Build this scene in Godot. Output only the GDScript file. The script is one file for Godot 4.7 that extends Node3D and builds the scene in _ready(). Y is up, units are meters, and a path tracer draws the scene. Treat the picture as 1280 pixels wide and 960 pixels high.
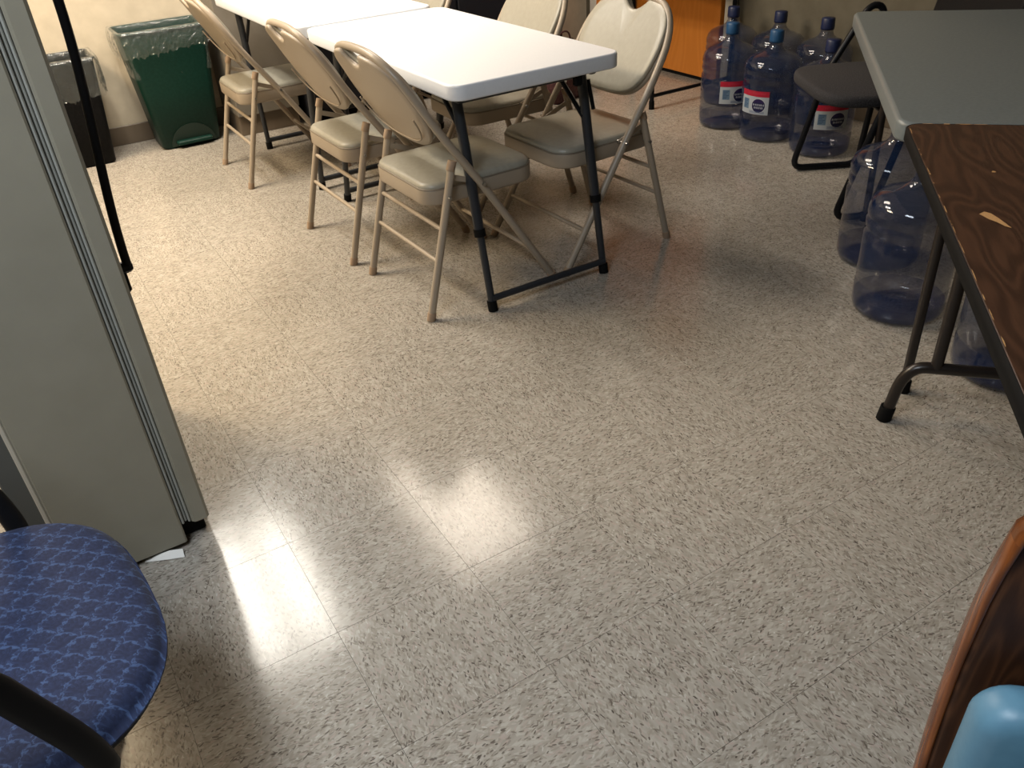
extends Node3D

const TILE := 0.3048
const HALF_SIN := 0.6894
var rng := RandomNumberGenerator.new()
var M := {}
var used := {}
const CEIL := 2.44

# ---------------------------------------------------------------- naming
func numbered(called: String) -> String:
	var n: int = used.get(called, 0)
	used[called] = n + 1
	return called if n == 0 else "%s_%03d" % [called, n]

func tag(o: Node, label: String, category: String, group := "") -> void:
	o.set_meta("label", label)
	o.set_meta("category", category)
	if group != "":
		o.set_meta("group", group)

func thing(called: String, at: Vector3, turn := 0.0) -> Node3D:
	var o := Node3D.new()
	o.name = numbered(called)
	add_child(o, true)
	o.position = at
	o.rotation.y = turn
	return o

func build(st: SurfaceTool, called: String, mat: Material, parent: Node = null) -> MeshInstance3D:
	st.generate_normals()
	st.set_material(mat)
	return put(st.commit(), called, parent)

func put(mesh: Mesh, called: String, parent: Node = null) -> MeshInstance3D:
	var o := MeshInstance3D.new()
	o.mesh = mesh
	if parent == null:
		o.name = numbered(called)
		add_child(o, true)
	else:
		o.name = called
		parent.add_child(o, true)
	return o

func structure(o: Node) -> void:
	o.set_meta("kind", "structure")

func copy_of(src: Node3D, called: String, at: Vector3, turn: float) -> Node3D:
	var c: Node3D = src.duplicate()
	c.name = numbered(called)
	add_child(c, true)
	c.position = at
	c.rotation.y = turn
	return c

# ---------------------------------------------------------------- mesh tools
func mb() -> SurfaceTool:
	var st := SurfaceTool.new()
	st.begin(Mesh.PRIMITIVE_TRIANGLES)
	return st

func tri(st: SurfaceTool, a: Vector3, b: Vector3, c: Vector3, smooth := false) -> void:
	for v in [a, b, c]:
		st.set_smooth_group(0 if smooth else -1)
		st.set_uv(Vector2(v.x, v.z))
		st.add_vertex(v)

func quad(st: SurfaceTool, a: Vector3, b: Vector3, c: Vector3, d: Vector3, smooth := false) -> void:
	tri(st, a, b, c, smooth)
	tri(st, a, c, d, smooth)

# rings of equal length joined in order; `out` flips the faces
func loft(st: SurfaceTool, rings: Array, close := true, smooth := true, flip := false) -> void:
	for k in rings.size() - 1:
		var p: PackedVector3Array = rings[k]
		var q: PackedVector3Array = rings[k + 1]
		var n := p.size()
		for i in (n if close else n - 1):
			var j := (i + 1) % n
			if flip:
				quad(st, p[i], p[j], q[j], q[i], smooth)
			else:
				quad(st, p[i], q[i], q[j], p[j], smooth)

func fan(st: SurfaceTool, ring: PackedVector3Array, flip := false, smooth := false, lift := Vector3.ZERO) -> void:
	var c := Vector3.ZERO
	for v in ring:
		c += v
	c = c / ring.size() + lift
	for i in ring.size():
		var j := (i + 1) % ring.size()
		if flip:
			tri(st, c, ring[i], ring[j], smooth)
		else:
			tri(st, c, ring[j], ring[i], smooth)

func box(st: SurfaceTool, c: Vector3, s: Vector3, bev := 0.003, b := Basis.IDENTITY) -> void:
	var h := s / 2.0
	if bev <= 0.0:
		var lo := PackedVector3Array()
		var hi := PackedVector3Array()
		for cr in [[1, 1], [-1, 1], [-1, -1], [1, -1]]:
			lo.append(c + b * Vector3(cr[0] * h.x, -h.y, cr[1] * h.z))
			hi.append(c + b * Vector3(cr[0] * h.x, h.y, cr[1] * h.z))
		loft(st, [lo, hi], true, false, true)
		fan(st, lo, false)
		fan(st, hi, true)
		return
	bev = minf(bev, minf(h.x, minf(h.y, h.z)) * 0.8)
	var rings := []
	for lev in [[-h.y, bev], [-h.y + bev, 0.0], [h.y - bev, 0.0], [h.y, bev]]:
		var ring := PackedVector3Array()
		var e: float = lev[1]
		for cr in [[1, 1], [-1, 1], [-1, -1], [1, -1]]:
			var sx: float = cr[0]
			var sz: float = cr[1]
			var p1 := Vector3(sx * (h.x - e), lev[0], sz * (h.z - e - bev * 0.999))
			var p2 := Vector3(sx * (h.x - e - bev * 0.999), lev[0], sz * (h.z - e))
			if sx * sz > 0:
				ring.append(c + b * p1)
				ring.append(c + b * p2)
			else:
				ring.append(c + b * p2)
				ring.append(c + b * p1)
		rings.append(ring)
	loft(st, rings, true, false, true)
	fan(st, rings[0], false)
	fan(st, rings[3], true)

func round_path(pts: Array, rad: float, n := 5, closed := false) -> PackedVector3Array:
	var out := PackedVector3Array()
	var m := pts.size()
	for i in m:
		var p: Vector3 = pts[i]
		if not closed and (i == 0 or i == m - 1):
			out.append(p)
			continue
		var a: Vector3 = pts[(i + m - 1) % m]
		var b: Vector3 = pts[(i + 1) % m]
		var da := minf(rad, (a - p).length() * 0.48)
		var db := minf(rad, (b - p).length() * 0.48)
		var s := p + (a - p).normalized() * da
		var e := p + (b - p).normalized() * db
		for k in n + 1:
			var t := float(k) / n
			out.append(s.lerp(p, t).lerp(p.lerp(e, t), t))
	return out

func tube(st: SurfaceTool, pts: PackedVector3Array, r: float, sides := 10, closed := false, r_end := -1.0, flat := 1.0) -> void:
	var rings := []
	var n := pts.size()
	var t0 := (pts[1] - pts[0]).normalized()
	var up := Vector3.UP if absf(t0.y) < 0.9 else Vector3.RIGHT
	var nrm := t0.cross(up).normalized()
	for i in n:
		var a: Vector3 = pts[(i + n - 1) % n] if (closed or i > 0) else pts[0]
		var b: Vector3 = pts[(i + 1) % n] if (closed or i < n - 1) else pts[n - 1]
		var t := (b - a).normalized()
		nrm = (nrm - t * nrm.dot(t)).normalized()
		var bi := t.cross(nrm)
		var rr := r if r_end < 0 else lerpf(r, r_end, float(i) / (n - 1))
		var ring := PackedVector3Array()
		for k in sides:
			var ang := TAU * k / sides
			ring.append(pts[i] + nrm * cos(ang) * rr + bi * sin(ang) * rr * flat)
		rings.append(ring)
	if closed:
		rings.append(rings[0])
	loft(st, rings, true, true, false)
	if not closed:
		fan(st, rings[0], true)
		fan(st, rings[n - 1], false)

func rod(st: SurfaceTool, a: Vector3, b: Vector3, r: float, sides := 10) -> void:
	tube(st, PackedVector3Array([a, b]), r, sides)

func rod_part(o: Node, called: String, m: Material, a: Vector3, b: Vector3, r: float, sides := 12) -> MeshInstance3D:
	var st := mb()
	rod(st, a, b, r, sides)
	return build(st, called, m, o)

func box_part(o: Node, called: String, m: Material, c: Vector3, s: Vector3, bev := 0.003, b := Basis.IDENTITY) -> MeshInstance3D:
	var st := mb()
	box(st, c, s, bev, b)
	return build(st, called, m, o)

func lathe(st: SurfaceTool, prof: Array, seg := 32, c := Vector3.ZERO) -> void:
	var rings := []
	for p in prof:
		var ring := PackedVector3Array()
		for k in seg:
			var a := TAU * k / seg
			ring.append(c + Vector3(p[0] * cos(a), p[1], p[0] * sin(a)))
		rings.append(ring)
	loft(st, rings, true, true, true)

func rrect(hx: float, hz: float, r: float, n := 6, cx := 0.0, cz := 0.0) -> PackedVector2Array:
	var out := PackedVector2Array()
	for q in 4:
		var sx: float = [1, -1, -1, 1][q]
		var sz: float = [1, 1, -1, -1][q]
		for k in n + 1:
			var a := PI / 2 * (q + float(k) / n)
			out.append(Vector2(cx + sx * (hx - r) + cos(a) * r, cz + sz * (hz - r) + sin(a) * r))
	return out

func superel(hx: float, hz: float, e: float, n := 40, turn := 0.0, c := Vector2.ZERO) -> PackedVector2Array:
	var out := PackedVector2Array()
	for k in n:
		var a := TAU * k / n
		var v := Vector2(signf(cos(a)) * pow(absf(cos(a)), 2.0 / e) * hx, signf(sin(a)) * pow(absf(sin(a)), 2.0 / e) * hz)
		out.append(c + v.rotated(turn))
	return out

func inset(o: PackedVector2Array, d: float) -> PackedVector2Array:
	var out := PackedVector2Array()
	var n := o.size()
	for i in n:
		var t := o[(i + 1) % n] - o[(i + n - 1) % n]
		out.append(o[i] + Vector2(-t.y, t.x).normalized() * d)
	return out

# slab with rounded top and bottom edges; outline lies in x,z; crown domes the top
func slab(st: SurfaceTool, o: PackedVector2Array, y0: float, y1: float, rt := 0.004, rb := 0.004, crown := 0.0, xf := Transform3D.IDENTITY) -> void:
	var levels := []
	for k in 4:
		var a := PI / 2 * k / 3.0
		levels.append([rb * (1 - sin(a)), y0 + rb * (1 - cos(a))])
	for k in 4:
		var a := PI / 2 * k / 3.0
		levels.append([rt * (1 - cos(a)), y1 - rt * (1 - sin(a))])
	var rings := []
	for l in levels:
		var ring := PackedVector3Array()
		for v in inset(o, l[0]):
			ring.append(xf * Vector3(v.x, l[1], v.y))
		rings.append(ring)
	if crown != 0.0:
		var top := inset(o, rt)
		var c := Vector2.ZERO
		for v in top:
			c += v
		c /= top.size()
		for s in [0.9, 0.75, 0.5, 0.25]:
			var ring := PackedVector3Array()
			for v in top:
				var w := c.lerp(v, s)
				ring.append(xf * Vector3(w.x, y1 + crown * (1.0 - s * s), w.y))
			rings.append(ring)
	loft(st, rings, true, true, true)
	fan(st, rings[0], false)
	fan(st, rings[rings.size() - 1], true, crown != 0.0, xf.basis * Vector3(0, crown * 0.06, 0))

# ---------------------------------------------------------------- materials
func mat(c: Color, rough := 0.6, metal := 0.0, spec := 0.5) -> StandardMaterial3D:
	var m := StandardMaterial3D.new()
	m.albedo_color = c
	m.roughness = rough
	m.metallic = metal
	m.metallic_specular = spec
	return m

func noise_tex(freq: float, seed_: int, a: Color, b: Color, size := 256, oct := 4) -> NoiseTexture2D:
	var n := FastNoiseLite.new()
	n.seed = seed_
	n.frequency = freq
	n.fractal_octaves = oct
	var t := NoiseTexture2D.new()
	t.noise = n
	t.width = size
	t.height = size
	t.seamless = true
	var g := Gradient.new()
	g.set_color(0, a)
	g.set_color(1, b)
	t.color_ramp = g
	return t

func mottled(c: Color, amount: float, rough: float, scale: float, seed_: int, freq := 0.02, bump := 0.0) -> StandardMaterial3D:
	var m := mat(Color.WHITE, rough)
	m.albedo_texture = noise_tex(freq, seed_, c.darkened(amount), c.lightened(amount * 0.6))
	m.uv1_triplanar = true
	m.uv1_scale = Vector3.ONE * scale
	if bump > 0.0:
		m.heightmap_enabled = true
		m.heightmap_scale = bump
		m.heightmap_texture = noise_tex(freq * 3.0, seed_ + 5, Color.BLACK, Color.WHITE)
	return m

func img_tex(im: Image) -> ImageTexture:
	im.generate_mipmaps()
	return ImageTexture.create_from_image(im)

# vinyl composition tile: chips drawn along one direction
func tile_image() -> Image:
	var s := 1024
	var buf := PackedByteArray()
	buf.resize(s * s * 3)
	var fn := FastNoiseLite.new()
	fn.seed = 4
	fn.frequency = 0.012
	fn.fractal_octaves = 4
	for y in s:
		for x in s:
			var v := fn.get_noise_2d(x * 0.6, y * 1.6) * 16.0
			var i := (y * s + x) * 3
			buf[i] = int(clampf(156 + v, 0, 255))
			buf[i + 1] = int(clampf(150 + v, 0, 255))
			buf[i + 2] = int(clampf(140 + v, 0, 255))
	var kinds := [[Color8(170, 165, 155), 3200, 0.85], [Color8(144, 137, 126), 3200, 0.85], [Color8(163, 151, 142), 1200, 0.85], [Color8(122, 114, 104), 1900, 0.62], [Color8(97, 89, 81), 1400, 0.55], [Color8(72, 65, 59), 480, 0.5], [Color8(188, 184, 176), 500, 0.5]]
	for k in kinds:
		var c: Color = k[0]
		for n in int(k[1]):
			var cx := rng.randf() * s
			var cy := rng.randf() * s
			var ang := rng.randfn(0.0, 0.42)
			var la := rng.randf_range(6.0, 19.0) * float(k[2])
			var lb := rng.randf_range(2.4, 5.2) * float(k[2])
			var ca := cos(ang)
			var sa := sin(ang)
			var mix := rng.randf_range(0.45, 0.95)
			var r := int(ceil(la))
			var ox := int(cx)
			var oy := int(cy)
			for dy in range(-r, r + 1):
				for dx in range(-r, r + 1):
					var u := (dx * ca + dy * sa) / la
					var w := (-dx * sa + dy * ca) / lb
					if u * u + w * w < 1.0:
						var i := (((oy + dy + s) % s) * s + (ox + dx + s) % s) * 3
						buf[i] = int(lerpf(buf[i], c.r8, mix))
						buf[i + 1] = int(lerpf(buf[i + 1], c.g8, mix))
						buf[i + 2] = int(lerpf(buf[i + 2], c.b8, mix))
	return Image.create_from_data(s, s, false, Image.FORMAT_RGB8, buf)

func wood_image(dark: Color, light: Color, seed_: int, rings_: float, stretch: float) -> Image:
	var w := 512
	var h := 1024
	var im := Image.create(w, h, false, Image.FORMAT_RGB8)
	var fn := FastNoiseLite.new()
	fn.seed = seed_
	fn.frequency = 0.004
	fn.fractal_octaves = 3
	var fine := FastNoiseLite.new()
	fine.seed = seed_ + 9
	fine.frequency = 0.08
	for y in h:
		for x in w:
			var d := fn.get_noise_2d(x * 1.6, y * stretch)
			var t := sin((x / float(w) * rings_ + d * 5.5) * TAU) * 0.5 + 0.5
			t = pow(t, 1.6) * 0.65 + 0.35 * (fine.get_noise_2d(x * 4.0, y * 0.12) * 0.5 + 0.5)
			im.set_pixel(x, y, dark.lerp(light, clampf(t, 0, 1)))
	return im

# woven upholstery of small overlapping fans
func fan_image() -> Image:
	var s := 768
	var im := Image.create(s, s, false, Image.FORMAT_RGB8)
	var fn := FastNoiseLite.new()
	fn.seed = 21
	fn.frequency = 0.06
	var cols := 8
	var rows := 16
	var cw := s / float(cols)
	var rh := s / float(rows)
	for y in s:
		for x in s:
			var nz := fn.get_noise_2d(x, y)
			var yy := y + nz * 9.0
			var best := 9.0
			var ray := 0.0
			var row := int(floor(yy / rh))
			for rr in [row + 1, row, row - 1]:
				var off := 0.5 * cw if posmod(rr, 2) == 1 else 0.0
				var cxn := roundf((x - off) / cw) * cw + off
				var dx := (x + nz * 14.0 - cxn) / (cw * 0.5)
				var dy: float = (rr * rh + rh - yy) / (rh * 1.25)
				var d := sqrt(dx * dx + dy * dy)
				if dy >= -0.05 and d < 1.0:
					best = d
					ray = atan2(dx, maxf(dy, 0.001))
					break
			var line := 0.0
			if best < 1.0:
				line = smoothstep(0.80, 0.93, best + 0.06 * sin(ray * 9.0)) * (1.0 - smoothstep(0.95, 1.0, best)) * 0.9
				line = maxf(line, 0.28 * smoothstep(0.5, 1.0, sin(ray * 11.0)) * smoothstep(0.2, 0.6, best))
			else:
				line = 0.15
			var weave := 0.5 + 0.5 * sin(x * 1.9) * sin(y * 1.9)
			var c := Color8(20, 33, 68).lerp(Color8(66, 90, 134), clampf(line + nz * 0.22 + 0.08, 0, 1))
			im.set_pixel(x, y, c.darkened(0.22 * weave))
	return im

# printed bottle label: red band, pale field, dark blue roundel with two rows of white lettering too small to read
func label_image() -> Image:
	var w := 256
	var h := 192
	var im := Image.create(w, h, false, Image.FORMAT_RGB8)
	im.fill(Color8(205, 214, 222))
	im.fill_rect(Rect2i(0, 0, w, 46), Color8(205, 28, 62))
	for x in range(60, 225):
		var a := 12 + int(4 * sin(x * 0.7)) 
		if (x / 5) % 3 != 0:
			for y in range(a, a + 16):
				if (y + x * 3) % 7 < 4:
					im.set_pixel(x, y, Color8(225, 70, 95))
	for y in h:
		for x in w:
			var d := Vector2(x - 172, (y - 118)).length()
			if d < 62:
				im.set_pixel(x, y, Color8(225, 230, 236))
			if d < 56:
				im.set_pixel(x, y, Color8(22, 28, 82) if y > 92 else Color8(46, 30, 92))
	for rowi in 2:
		var y0 := 104 + rowi * 24
		var x0 := 126 + rowi * 12
		var x1 := 220 - rowi * 12
		var x := x0
		var k := 0
		while x < x1:
			var wd := 7
			for yy in range(y0, y0 + 16):
				for xx in range(x, x + wd):
					var on := (xx - x < 3) or (yy - y0 < 3 and k % 2 == 0) or (absi(yy - y0 - 8) < 2) or (xx - x > 4 and k % 3 != 1)
					if on:
						im.set_pixel(xx, yy, Color8(235, 238, 242))
			x += wd + 4
			k += 1
	im.fill_rect(Rect2i(24, 70, 60, 84), Color8(120, 150, 178))
	for k in 6:
		im.fill_rect(Rect2i(30, 78 + k * 12, 46 - (k % 3) * 9, 5), Color8(40, 78, 128))
	for k in 3:
		im.fill_rect(Rect2i(96, 166 + k * 7, 130, 3), Color8(90, 110, 150))
	return im

func materials() -> void:
	var ft := img_tex(tile_image())
	var fm := mat(Color.WHITE, 0.165, 0.0, 0.40)
	fm.albedo_texture = ft
	fm.resource_name = "vinyl_tile"
	fm.normal_enabled = true
	var nn := FastNoiseLite.new()
	nn.seed = 8
	nn.frequency = 0.012
	nn.fractal_octaves = 3
	var nt := NoiseTexture2D.new()
	nt.noise = nn
	nt.width = 512
	nt.height = 512
	nt.seamless = true
	nt.as_normal_map = true
	nt.bump_strength = 1.2
	fm.normal_texture = nt
	fm.normal_scale = 0.10
	M.tile = fm
	M.joint = mat(Color8(62, 56, 50), 0.8)
	M.wall = mottled(Color8(196, 184, 162), 0.07, 0.75, 1.4, 11, 0.02, 0.05)
	M.wall_dimmed = mottled(Color8(90, 84, 69), 0.07, 0.75, 1.4, 11, 0.02, 0.05)  # wall paint darkened: dimness put into the colour, also cuts bounce light
	M.ceiling = mottled(Color8(186, 184, 178), 0.05, 0.9, 2.0, 13, 0.05, 0.08)
	M.base = mat(Color8(104, 92, 78), 0.45)
	M.fridge = mottled(Color8(148, 143, 127), 0.03, 0.42, 1.5, 17, 0.02, 0.004)
	M.gasket = mat(Color8(160, 160, 152), 0.45)
	M.flange = mat(Color8(190, 182, 166), 0.5)
	M.gasket_dark = mat(Color8(84, 84, 80), 0.6)
	M.black = mat(Color8(16, 16, 17), 0.38)
	M.black_soft = mat(Color8(20, 20, 22), 0.6)
	M.black_tube = mat(Color8(22, 23, 26), 0.3)
	M.grey_tube = mat(Color8(38, 41, 46), 0.36)
	M.brown_tube = mat(Color8(34, 28, 25), 0.32)
	for k in ["black", "black_soft", "black_tube"]:
		M[k].metallic_specular = 0.28
	M.rubber = mat(Color8(14, 14, 14), 0.7)
	M.rubber.metallic_specular = 0.25
	M.steel = mat(Color8(170, 168, 164), 0.3, 1.0)
	M.tan = mat(Color8(156, 143, 126), 0.36)
	M.tan_pan = mat(Color8(152, 139, 122), 0.42)
	M.vinyl = mottled(Color8(150, 146, 133), 0.05, 0.38, 5.0, 23, 0.03, 0.02)
	M.piping = mat(Color8(112, 102, 88), 0.5)
	M.tan_cap = mat(Color8(150, 128, 106), 0.6)
	M.white = mottled(Color8(222, 225, 230), 0.02, 0.34, 4.0, 29, 0.08, 0.01)
	M.grey_top = mottled(Color8(110, 117, 118), 0.06, 0.36, 5.0, 31, 0.06, 0.01)
	M.white_trim = mat(Color8(216, 212, 202), 0.45)
	M.green = mottled(Color8(9, 42, 34), 0.06, 0.42, 4.0, 37, 0.05, 0.01)
	M.green_dark = mat(Color8(8, 32, 24), 0.55)
	M.bin_black = mottled(Color8(11, 11, 12), 0.08, 0.5, 4.0, 38, 0.05, 0.01)
	M.green.metallic_specular = 0.3
	M.bin_black.metallic_specular = 0.2
	M.liner = mat(Color(0.86, 0.90, 0.88, 0.04), 0.16, 0.0, 0.6)
	M.liner.transparency = BaseMaterial3D.TRANSPARENCY_ALPHA
	M.liner.normal_enabled = true
	var ln := FastNoiseLite.new()
	ln.seed = 91
	ln.frequency = 0.02
	ln.noise_type = FastNoiseLite.TYPE_CELLULAR
	var lt := NoiseTexture2D.new()
	lt.noise = ln
	lt.width = 512
	lt.height = 512
	lt.seamless = true
	lt.as_normal_map = true
	lt.bump_strength = 9.0
	M.liner.normal_texture = lt
	M.liner.normal_scale = 1.0
	M.liner.uv1_triplanar = true
	M.liner.uv1_scale = Vector3(3.0, 5.0, 3.0)
	M.bottle = mat(Color(0.09, 0.165, 0.30, 0.35), 0.07, 0.0, 0.5)
	M.bottle.transparency = BaseMaterial3D.TRANSPARENCY_ALPHA
	M.bottle_dense = mat(Color(0.05, 0.13, 0.33, 0.42), 0.07, 0.0, 0.5)
	M.bottle_dense.transparency = BaseMaterial3D.TRANSPARENCY_ALPHA
	M.cap = mat(Color8(28, 72, 112), 0.4)
	M.cap_navy = mat(Color8(24, 34, 68), 0.4)
	M.label = mat(Color8(205, 205, 205), 0.4)
	M.label.albedo_texture = img_tex(label_image())
	M.oak = mat(Color.WHITE, 0.25)
	M.oak.albedo_texture = img_tex(wood_image(Color8(84, 42, 16), Color8(148, 84, 36), 41, 9.0, 0.25))
	M.oak.uv1_triplanar = true
	M.oak.uv1_scale = Vector3(3.0, 1.2, 3.0)
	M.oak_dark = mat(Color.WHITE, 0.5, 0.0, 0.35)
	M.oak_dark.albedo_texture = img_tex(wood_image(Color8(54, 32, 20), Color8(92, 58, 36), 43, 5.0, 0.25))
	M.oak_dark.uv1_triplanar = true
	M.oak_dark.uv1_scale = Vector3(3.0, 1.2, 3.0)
	M.door = mat(Color.WHITE, 0.38)
	M.door.albedo_texture = img_tex(wood_image(Color8(196, 118, 42), Color8(206, 128, 52), 47, 6.0, 0.2))
	M.door.uv1_triplanar = true
	M.door.uv1_scale = Vector3(0.8, 0.45, 0.8)
	M.walnut = mat(Color.WHITE, 0.34)
	M.walnut.albedo_texture = img_tex(wood_image(Color8(56, 36, 26), Color8(84, 56, 40), 53, 9.0, 0.32))
	M.chip = mottled(Color8(196, 148, 92), 0.12, 0.8, 30.0, 59, 0.05)
	M.fans = mat(Color.WHITE, 0.85)
	M.fans.albedo_texture = img_tex(fan_image())
	M.fans.rim_enabled = true
	M.fans.rim = 0.06
	M.blue_vinyl = mottled(Color8(92, 136, 160), 0.04, 0.42, 5.0, 61, 0.04, 0.01)
	M.speck = mottled(Color8(26, 24, 27), 0.3, 0.9, 6.0, 67, 0.09, 0.05)
	M.navy = mat(Color8(16, 19, 28), 0.5)
	M.cab_grey = mottled(Color8(112, 106, 96), 0.03, 0.5, 2.0, 71)
	M.maroon = mottled(Color8(74, 30, 30), 0.25, 0.7, 8.0, 73)
	M.paper = mat(Color8(228, 226, 220), 0.8)
	for spec in [["lamp_warm", Color(1.0, 0.86, 0.68)], ["lamp_cool", Color(0.88, 0.93, 1.0)]]:
		var m := mat(Color8(240, 240, 236), 0.5)
		m.emission_enabled = true
		m.emission = spec[1]
		m.emission_energy_multiplier = 1.2
		M[spec[0]] = m

# ---------------------------------------------------------------- lights
func troffer(at: Vector3, col: Color, energy: float, tubes: bool, label: String) -> void:
	var o := thing("ceiling_light", at)
	tag(o, label, "ceiling light", "fluorescent ceiling troffers")
	for s in [-1.0, 1.0]:
		box_part(o, "frame_rail", M.white_trim, Vector3(s * 0.305, -0.02, 0), Vector3(0.03, 0.04, 1.25))
		box_part(o, "frame_end", M.white_trim, Vector3(0, -0.02, s * 0.61), Vector3(0.58, 0.04, 0.03))
	var d := mb()
	box(d, Vector3(0, -0.016, 0), Vector3(0.58, 0.008, 1.19), 0.001)
	build(d, "diffuser", M.lamp_warm if col.b < col.r else M.lamp_cool, o)
	var strips := [[0.0, 0.57, 1.0]]
	if tubes:
		strips = [[-0.15, 0.11, 0.32], [0.15, 0.11, 0.32], [0.0, 0.57, 0.36]]
	for s in strips:
		var l := AreaLight3D.new()
		l.name = "tube_light"
		l.area_size = Vector2(s[1], 1.16)
		l.light_color = col
		l.light_energy = energy * s[2]
		l.area_range = 12.0
		l.area_attenuation = 2.0
		l.shadow_enabled = true
		o.add_child(l, true)
		l.position = Vector3(s[0], -0.03, 0)
		l.rotation.x = -PI / 2

# ---------------------------------------------------------------- setting
func setting() -> void:
	# floor: a slab with every vinyl tile laid on it
	var st := mb()
	box(st, Vector3(0.9, -0.06, -1.7), Vector3(5.6, 0.114, 7.2), 0.0)
	var floor_ := build(st, "floor", M.joint)
	structure(floor_)
	var meshes := []
	for k in 8:
		var t := mb()
		var h := TILE / 2 - 0.0003
		var b := 0.00012
		var q := Vector2(0.5 * (k % 2), 0.5 * ((k / 2) % 2))
		var y := 0.0
		var top := [Vector3(h - b, y, h - b), Vector3(-h + b, y, h - b), Vector3(-h + b, y, -h + b), Vector3(h - b, y, -h + b)]
		var low := [Vector3(h, y - b, h), Vector3(-h, y - b, h), Vector3(-h, y - b, -h), Vector3(h, y - b, -h)]
		var bot := [Vector3(h, y - 0.003, h), Vector3(-h, y - 0.003, h), Vector3(-h, y - 0.003, -h), Vector3(h, y - 0.003, -h)]
		var faces := [[top[0], top[1], top[2], top[3]]]
		for i in 4:
			var j := (i + 1) % 4
			faces.append([top[i], low[i], low[j], top[j]])
			faces.append([low[i], bot[i], bot[j], low[j]])
		for f in faces:
			for i in [0, 1, 2, 0, 2, 3]:
				var v: Vector3 = f[i]
				var uv := Vector2(v.x / TILE + 0.5, v.z / TILE + 0.5) * 0.5 + q
				if k >= 4:
					uv = Vector2(v.z / TILE + 0.5, 0.5 - v.x / TILE) * 0.5 + q
				t.set_smooth_group(-1)
				t.set_uv(uv)
				t.add_vertex(v)
		t.generate_normals()
		t.generate_tangents()
		t.set_material(M.tile)
		meshes.append(t.commit())
	var cells := []
	for i in range(-7, 12):
		for j in range(-13, 7):
			var c := Vector3(0.21255 + (i + 0.5) * TILE, 0, -1.46307 + (j + 0.5) * TILE)
			if c.x < -1.85 or c.x > 3.75 or c.z < -5.2 or c.z > 1.75:
				continue
			var s := to_pixel(c)
			var seen := s.z > 0 and s.x > -90 and s.x < 1370 and s.y > -60 and s.y < 1050
			cells.append([0.0 if seen else 1.0, s.z, c, (i + j) % 2 != 0])
	cells.sort_custom(func(a, b): return a[0] < b[0] or (a[0] == b[0] and a[1] < b[1]))
	var rest := SurfaceTool.new()
	var any := false
	for n in cells.size():
		var flipd: bool = cells[n][3]
		var mesh: Mesh = meshes[rng.randi_range(0, 3) + (4 if flipd else 0)]
		if n < 250 and cells[n][0] == 0.0:
			var o := put(mesh, "floor_tile", floor_)
			o.position = cells[n][2]
		else:
			if not any:
				rest.begin(Mesh.PRIMITIVE_TRIANGLES)
				any = true
			rest.append_from(mesh, 0, Transform3D(Basis.IDENTITY, cells[n][2]))
	if any:
		rest.set_material(M.tile)
		var r := put(rest.commit(), "floor_tile_field", floor_)
		r.set_meta("kind", "stuff")
	# walls with thickness
	for w in [["wall_back", Vector3(0.9, 1.22, -5.12), Vector3(5.6, 2.44, 0.12)], ["wall_right", Vector3(3.73, 1.22, -1.7), Vector3(0.12, 2.44, 7.0)], ["wall_left", Vector3(-1.86, 1.22, -1.7), Vector3(0.12, 2.44, 7.0)], ["wall_front", Vector3(0.9, 1.22, 1.86), Vector3(5.6, 2.44, 0.12)]]:
		var s := mb()
		box(s, w[1], w[2], 0.0)
		structure(build(s, w[0], M.wall if w[0] == "wall_back" else M.wall_dimmed))  # unseen left and front walls share the darkened colour to cut bounce light
	var c := mb()
	box(c, Vector3(0.9, 2.50, -1.7), Vector3(5.6, 0.12, 7.2), 0.0)
	structure(build(c, "ceiling", M.ceiling))
	for w in [["baseboard_back", Vector3(0.9, 0.05, -5.055), Vector3(5.3, 0.1, 0.01)], ["baseboard_right", Vector3(3.664, 0.05, -1.0), Vector3(0.01, 0.1, 5.2)], ["baseboard_left", Vector3(-1.794, 0.05, -1.7), Vector3(0.01, 0.1, 6.6)]]:
		var s := mb()
		box(s, w[1], w[2], 0.003)
		structure(build(s, w[0], M.base))
	# wooden door in the right wall
	var dr := thing("door_1", Vector3(3.67, 0, -4.3))
	structure(dr)
	dr.set_meta("label", "orange-brown wooden door behind the black table frame and water bottles")
	var d := mb()
	box(d, Vector3(-0.022, 1.035, 0), Vector3(0.04, 2.02, 1.18), 0.003)
	build(d, "door_panel", M.door, dr)
	d = mb()
	box(d, Vector3(-0.012, 0.0125, 0), Vector3(0.022, 0.025, 1.18), 0.002)
	build(d, "threshold", M.rubber, dr)
	d = mb()
	lathe(d, [[0.0, -0.03], [0.022, -0.028], [0.03, -0.01], [0.028, 0.005], [0.012, 0.012], [0.012, 0.03]], 16)
	var kn := build(d, "door_knob", M.steel, dr)
	kn.rotation.z = -PI / 2
	kn.position = Vector3(-0.07, 1.0, 0.5)
	structure(box_part(self, "trim_1", M.white_trim, Vector3(3.655, 1.06, -3.655), Vector3(0.03, 2.12, 0.075), 0.006))
	structure(box_part(self, "trim_2", M.white_trim, Vector3(3.655, 1.06, -4.945), Vector3(0.03, 2.12, 0.075), 0.006))
	structure(box_part(self, "trim_3", M.white_trim, Vector3(3.655, 2.085, -4.3), Vector3(0.03, 0.075, 1.22), 0.006))

var cam: Camera3D
func to_pixel(p: Vector3) -> Vector3:
	var q := cam.transform.affine_inverse() * p
	var z := maxf(-q.z, 0.05)
	return Vector3(640 + 1026.8 * q.x / z, 480 - 1026.8 * q.y / z, -q.z)

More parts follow.
